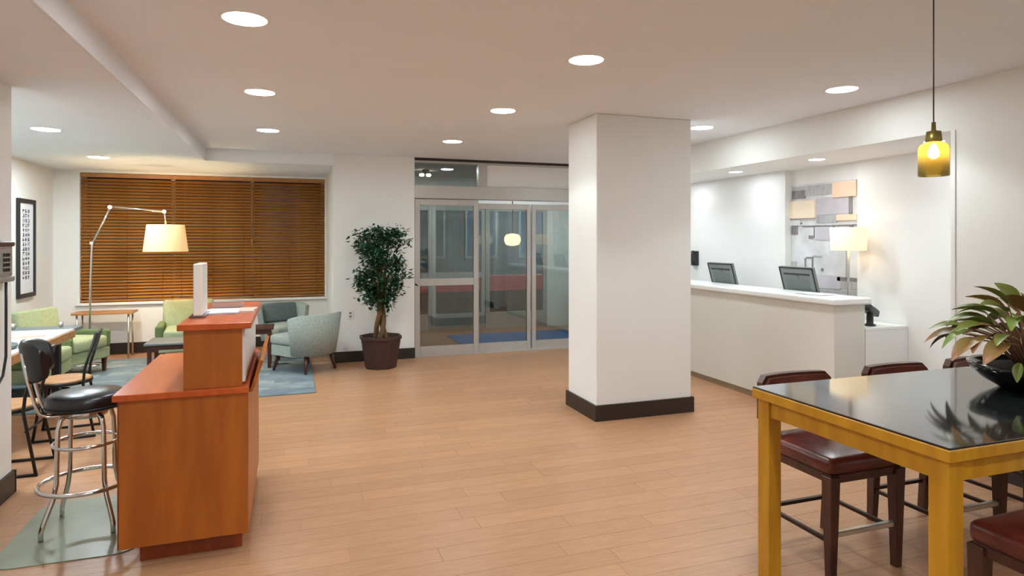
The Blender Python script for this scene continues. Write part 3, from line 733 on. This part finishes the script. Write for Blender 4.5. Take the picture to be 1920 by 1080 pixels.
def cafe_chair(loc, rz, label):
    t = thing('cafe_chair', label, 'chair', loc, rz, 'black chairs at the white topped table')
    # faces +x local
    bm = B(); lathe(bm, [(.17, .44), (.19, .445), (.19, .462), (.17, .468)], 28); obj('seat', bm, 'oak', t)
    obj('seat_rim', lathe(B(), [(.185, .425), (.198, .43), (.198, .452), (.185, .452)], 28, cap0=False, cap1=False), 'blackm', t)
    for s in (-1, 1):
        obj('leg', rod(B(), (.12, s * .15, .43), (.18, s * .185, .012), .011), 'blackm', t)
        obj('leg', tube(B(), [(-.23, s * .185, .012), (-.15, s * .16, .43), (-.16, s * .155, .55), (-.24, s * .15, .84)], .011, 8), 'blackm', t)
        obj('runner', rod(B(), (-.24, s * .187, .011), (.19, s * .187, .011), .010), 'blackm', t)
    obj('cross_bar', rod(B(), (-.165, -.165, .30), (-.165, .165, .30), .008), 'blackm', t)
    obj('backrest', box(B(), -.012, .012, -.155, .155, -.085, .085, .006, 2, Matrix.Translation((-.218, 0, .76)) @ Matrix.Rotation(R(-15), 4, 'Y')), 'blackp', t)
    return t
c1 = cafe_chair((-1.86, 5.32, 0), PI, 'black chair behind the chrome stool, closest to the near wall')
index_kids()
dup(c1, (-1.76, 6.17, 0), PI + .12, 'black chair at the far end of the white topped table, left of the cherry desk')
dup(c1, (-2.38, 5.28, 0), R(90), 'black chair at the near end of the white topped table, mostly behind the near wall')

# ------------------------------------------------------------------ lounge seating
def armchair(name, loc, rz, m, ma, label, w=.70, group=None, mc=None):
    """boxy armchair, faces +y local"""
    t = thing(name, label, 'armchair', loc, rz, group); h = w / 2
    obj('base', box(B(), -h, h, -.33, .33, .16, .30, .02, 2), m, t)
    obj('seat_cushion', padbox(-h + .09, h - .09, -.24, .36, .30, .44, .035, 3, .015), mc or m, t, smooth=True)
    mx = Matrix.Translation((0, -.27, .30)) @ Matrix.Rotation(R(10), 4, 'X')
    obj('backrest', box(B(), -h + .05, h - .05, -.07, .07, 0, .48, .035, 3, mx), m, t, smooth=True)
    for s in (-1, 1):
        obj('arm', box(B(), min(s * h, s * (h - .09)), max(s * h, s * (h - .09)), -.33, .34, .30, .50, .025, 2), ma, t, smooth=False)
        for y in (-.29, .29): obj('leg', box(B(), s * (h - .06) - .022, s * (h - .06) + .022, y - .022, y + .022, 0, .16, taper=.7), 'dwood', t)
    return t
zr = .0145
armchair('lime_armchair', (-1.28, 9.35, zr), PI + .10, 'lime', 'lime2', 'lime green armchair below the blinds, left of the cherry desk shelf', .72, 'lime green armchairs')
armchair('lime_armchair', (-2.52, 8.75, zr), PI / -2 - .35, 'lime', 'lime2', 'lime green armchair in the corner behind the grey table, beside the floor lamp', .74, 'lime green armchairs')
armchair('lime_armchair', (-2.60, 7.86, zr), -PI / 2, 'lime', 'lime2', 'lime green armchair along the left wall, under the framed print', .70, 'lime green armchairs')
def tub(loc, rz, label, cush=False):
    """barrel chair, faces +y local"""
    t = thing('grey_tub_chair', label, 'armchair', loc, rz, 'grey tweed tub chairs')
    bm = B(); n = 28; V = []
    for i in range(n + 1):
        a = -PI * .5 + (-PI * .42) + (PI * .84) * i / n; s = abs(2 * i / n - 1)
        top = .71 - .05 * s ** 4
        row = []
        for rad, z in ((.27, .22), (.33, .22), (.365, .45), (.395, top - .01), (.375, top), (.335, top - .01), (.30, .45)):
            row.append(bm.verts.new((rad * math.cos(a), rad * math.sin(a) * 1.0, z)))
        V.append(row)
    for A, C in zip(V, V[1:]):
        for k in range(7): f = bm.faces.new((A[k], A[(k + 1) % 7], C[(k + 1) % 7], C[k])); f.smooth = True
    bm.faces.new(V[0][::-1]); bm.faces.new(V[-1])
    obj('barrel_back', bm, 'grey', t)
    bm = B(); pts = [(.29 * math.cos(a), .29 * math.sin(a)) for a in [PI + PI * k / 12 for k in range(13)]] + [(.30, .30), (-.30, .30)]
    prism(bm, pts, 'z', .20, .32); obj('seat_frame', bm, 'grey', t)
    obj('seat_cushion', padbox(-.29, .29, -.22, .36, .32, .44, .04, 3, .015), 'grey', t, smooth=True)
    if cush: obj('back_cushion', box(B(), -.24, .24, -.05, .05, 0, .27, .04, 3, Matrix.Translation((0, -.20, .44)) @ Matrix.Rotation(R(12), 4, 'X')), 'greycush', t, smooth=True)
    for x, y in ((-.22, .27), (.22, .27), (-.19, -.2), (.19, -.2)):
        bm = B(); tube(bm, [(x, y, .205), (x * 1.18, y * 1.15, .004)], [.026, .015], 8); obj('leg', bm, 'dwood', t)
    return t
tub((.20, 8.18, .0145), R(38), 'grey tweed tub chair seen from behind, left of the potted tree')
tub((-.05, 9.32, .0145), PI + .45, 'grey tweed tub chair facing the room below the right end of the blinds', True)
def coffee_table(loc, w, d, h, label, m='greytop'):
    t = thing('coffee_table', label, 'table', loc)
    obj('tabletop', box(B(), -w / 2, w / 2, -d / 2, d / 2, h - .025, h, .005, 2), m, t)
    obj('apron', box(B(), -w / 2 + .03, w / 2 - .03, -d / 2 + .03, d / 2 - .03, h - .08, h - .025), 'dwood', t)
    for x in (-1, 1):
        for y in (-1, 1): obj('leg', box(B(), x * (w / 2 - .05) - .02, x * (w / 2 - .05) + .02, y * (d / 2 - .05) - .02, y * (d / 2 - .05) + .02, 0, h - .08), 'dwood', t)
    return t
coffee_table((-1.13, 8.33, zr), .85, .5, .42, 'low grey topped coffee table before the lime green armchair')
coffee_table((-.40, 8.62, zr), .40, .40, .50, 'small dark wooden side table between the two grey tub chairs', 'dwood')
t = thing('grey_cafe_table', 'grey topped table behind the white topped one, before the floor lamp', 'table', (-2.32, 7.30, zr))
obj('tabletop', box(B(), -.36, .36, -.145, .145, .70, .735, .006, 2), 'greytop', t)
obj('pedestal', rod(B(), (0, 0, .02), (0, 0, .70), .03), 'blackm', t); obj('foot', lathe(B(), [(.13, 0), (.13, .012), (.04, .03)], 24), 'blackm', t)
t = thing('lamp_side_table', 'narrow tan topped side table under the blinds beside the floor lamp', 'table', (-2.38, 10.0, 0))
obj('tabletop', box(B(), -.36, .36, -.16, .16, .60, .63, .004), 'oak', t)
for x in (-.3, .3):
    for y in (-.12, .12): obj('leg', rod(B(), (x, y, 0), (x, y, .60), .012), 'steel', t)
for i, (x, y, hh) in enumerate(((-2.50, 7.30, .05), (-2.12, 7.33, .05))):
    c = obj('small_cup', lathe(B(), [(.015, 0), (.018, .001), (.022, hh), (.020, hh), (.014, .006)], 16, (0, 0, 0)), 'steel', loc=(x, y, .7355 + zr))
    tag(c, ['small metal cup on the grey topped table, left of the lamp pole', 'small metal cup on the grey topped table, right of the lamp pole'][i], 'cup')

# ------------------------------------------------------------------ floor lamp
t = thing('arched_floor_lamp', 'chrome jointed floor lamp with lit cream drum shade before the blinds', 'floor lamp', (-2.42, 9.42, 0))
obj('base', lathe(B(), [(.15, 0), (.15, .02), (.02, .035)], 32), 'chrome', t)
obj('pole', tube(B(), [(0, 0, .03), (.01, 0, .9), (.03, 0, 1.52), (.035, 0, 1.56)], .013, 10), 'chrome', t)
obj('upper_arm', rod(B(), (.035, 0, 1.55), (.235, 0, 2.02), .012), 'chrome', t)
obj('joint', rod(B(), (.03, -.03, 1.56), (.03, .03, 1.56), .022), 'chrome', t)
obj('joint', rod(B(), (.235, -.035, 2.02), (.235, .035, 2.02), .028), 'chrome', t)
obj('boom', rod(B(), (.21, 0, 2.03), (.86, -.05, 1.97), .011), 'chrome', t)
obj('joint', rod(B(), (.86, -.085, 1.97), (.86, -.015, 1.97), .026), 'chrome', t)
obj('hanger', rod(B(), (.86, -.05, 1.97), (.875, -.05, 1.79), .010), 'chrome', t)
sh = obj('lamp_shade', lathe(B(), [(.265, 1.45), (.222, 1.80), (.218, 1.80), (.261, 1.45)], 48, (.875, -.05, 0), cap0=False, cap1=False), 'shade', t)
obj('bulb', lathe(B(), [(.01, 1.56), (.035, 1.60), (.03, 1.66), (.01, 1.70)], 12, (.875, -.05, 0)), emis('floor_lamp_bulb', (255, 218, 160), 600), t)
obj('socket', rod(B(), (.875, -.05, 1.69), (.875, -.05, 1.80), .02), 'chrome', t)

# ------------------------------------------------------------------ framed print
t = thing('framed_print', 'tall narrow black framed print with grey characters on the left wall', 'picture', (-3.068, 9.31, .90))
bm = B(); w, h = .52, 1.2
for y0, y1, z0, z1 in ((-.27, -.225, 0, h), (.225, .27, 0, h), (-.225, .225, 0, .05), (-.225, .225, h - .05, h)): box(bm, 0, .03, y0, y1, z0, z1)
obj('frame', bm, 'blackp', t)
obj('paper', box(B(), 0.002, .012, -.225, .225, .05, h - .05), 'paper', t)
bm = B(); rr = random.Random(3)
for r_ in range(15):
    for c_ in range(3):
        y = -.11 + c_ * .08 ; z = 1.03 - r_ * .058
        for k in range(4):
            if rr.random() < .5: a = rr.uniform(0, .04); box(bm, .012, .0135, y, y + .055, z + a, z + a + .008)
            else: a = rr.uniform(0, .045); box(bm, .012, .0135, y + a, y + a + .009, z, z + .045)
obj('printed_marks', bm, 'ink', t)

# ------------------------------------------------------------------ wall phone at left edge
t = thing('wall_payphone', 'silver wall telephone with hanging black cord at the left edge', 'telephone', (-1.67, 4.62, 1.345))
obj('body', box(B(), 0, .05, -.11, .11, .03, .23, .012, 2), 'silver', t)
obj('top_hood', box(B(), 0, .06, -.12, .12, .215, .245, .01, 2), 'dwood', t, 'brown hood')
obj('bottom_tray', box(B(), 0, .06, -.12, .12, .0, .035, .01, 2), 'silver', t)
obj('face_plate', box(B(), .05, .054, -.085, .085, .055, .20), 'steel', t)
bm = B()
for i in range(4):
    for j in range(3): box(bm, .054, .059, -.04 + j * .032, -.02 + j * .032, .065 + i * .03, .085 + i * .03)
obj('keypad', bm, 'blackp', t)
obj('cord', tube(B(), [(.035, .05, .0), (.035, .05, -.12), (.045, .02, -.45), (.04, -.01, -.56), (.035, -.06, -.60), (.035, -.12, -.56), (.04, -.15, -.3), (.05, -.15, .05)], .008, 8), 'blackp', t)

# ------------------------------------------------------------------ potted tree
t = thing('potted_tree', 'bushy green ficus tree in a dark brown faceted planter', 'potted tree', (1.07, 8.12, 0))
obj('planter', lathe(B(), [(.19, 0), (.20, .01), (.255, .36), (.27, .365), (.27, .40), (.25, .40), (.235, .33)], 8, smooth=False, rot=R(22.5), cap1=False), 'pot', t)
obj('soil', lathe(B(), [(0, .36), (.1, .365), (.24, .35)], 16, cap0=False, cap1=False), 'soil', t)
bm = B()
for k in range(3):
    P = []; rad = []
    for i in range(15):
        z = .34 + .055 * i; a = k * 2.094 + i * .33; r_ = .065 - .0045 * i if i < 10 else .02 + .02 * (i - 10)
        P.append((r_ * math.cos(a), r_ * math.sin(a), z)); rad.append(.036 - .0017 * i)
    tube(bm, P, rad, 8)
rt = random.Random(5)
for k in range(16):
    a = rt.uniform(0, 2 * PI); z0 = rt.uniform(.85, 1.1); r_ = rt.uniform(.12, .28); z1 = rt.uniform(1.1, 1.65)
    tube(bm, [(0, 0, z0), (r_ * .5 * math.cos(a), r_ * .5 * math.sin(a), (z0 + z1) / 2), (r_ * math.cos(a), r_ * math.sin(a), z1)], [.012, .008, .004], 5)
obj('trunk', bm, 'bark', t, 'braided brown trunk')
bm = B()
clumps = []
for k in range(70):
    a = rt.uniform(0, 2 * PI); z = rt.uniform(.78, 1.74)
    env = .29 if z > 1.2 else (.12 + .2 * (z - .75) / .45)
    if z > 1.62: env = .27
    r_ = env * math.sqrt(rt.uniform(.1, 1)); clumps.append((r_ * math.cos(a), r_ * math.sin(a), z, rt.uniform(.06, .11)))
for (cx, cy, cz, cr) in clumps:
    for k in range(46):
        p = Vector((cx, cy, cz)) + Vector((rt.gauss(0, 1), rt.gauss(0, 1), rt.gauss(0, .8))) * cr * .62
        d = Vector((rt.uniform(-1, 1), rt.uniform(-1, 1), rt.uniform(-.9, .3))).normalized(); s_ = d.cross(Vector((rt.uniform(-.5, .5), rt.uniform(-.5, .5), 1))).normalized()
        n_ = d.cross(s_); L_ = rt.uniform(.05, .085); w_ = L_ * .27
        q = [bm.verts.new(p), bm.verts.new(p + d * L_ * .45 + s_ * w_ + n_ * .004), bm.verts.new(p + d * L_ - n_ * .006), bm.verts.new(p + d * L_ * .45 - s_ * w_ + n_ * .004)]
        bm.faces.new(q)
o = obj('foliage', bm, 'leafd', t); o['kind'] = 'stuff'
# socket on the pier wall
t = thing('wall_socket', 'tiny white wall socket left of the tree trunk', 'socket', (.74, 8.598, .62))
obj('plate', box(B(), -.035, .035, -.008, 0, -.055, .055, .003), 'whitep', t)
for z in (-.022, .022): obj('outlet', box(B(), -.015, .015, -.011, -.008, z - .012, z + .012), 'greyp', t)
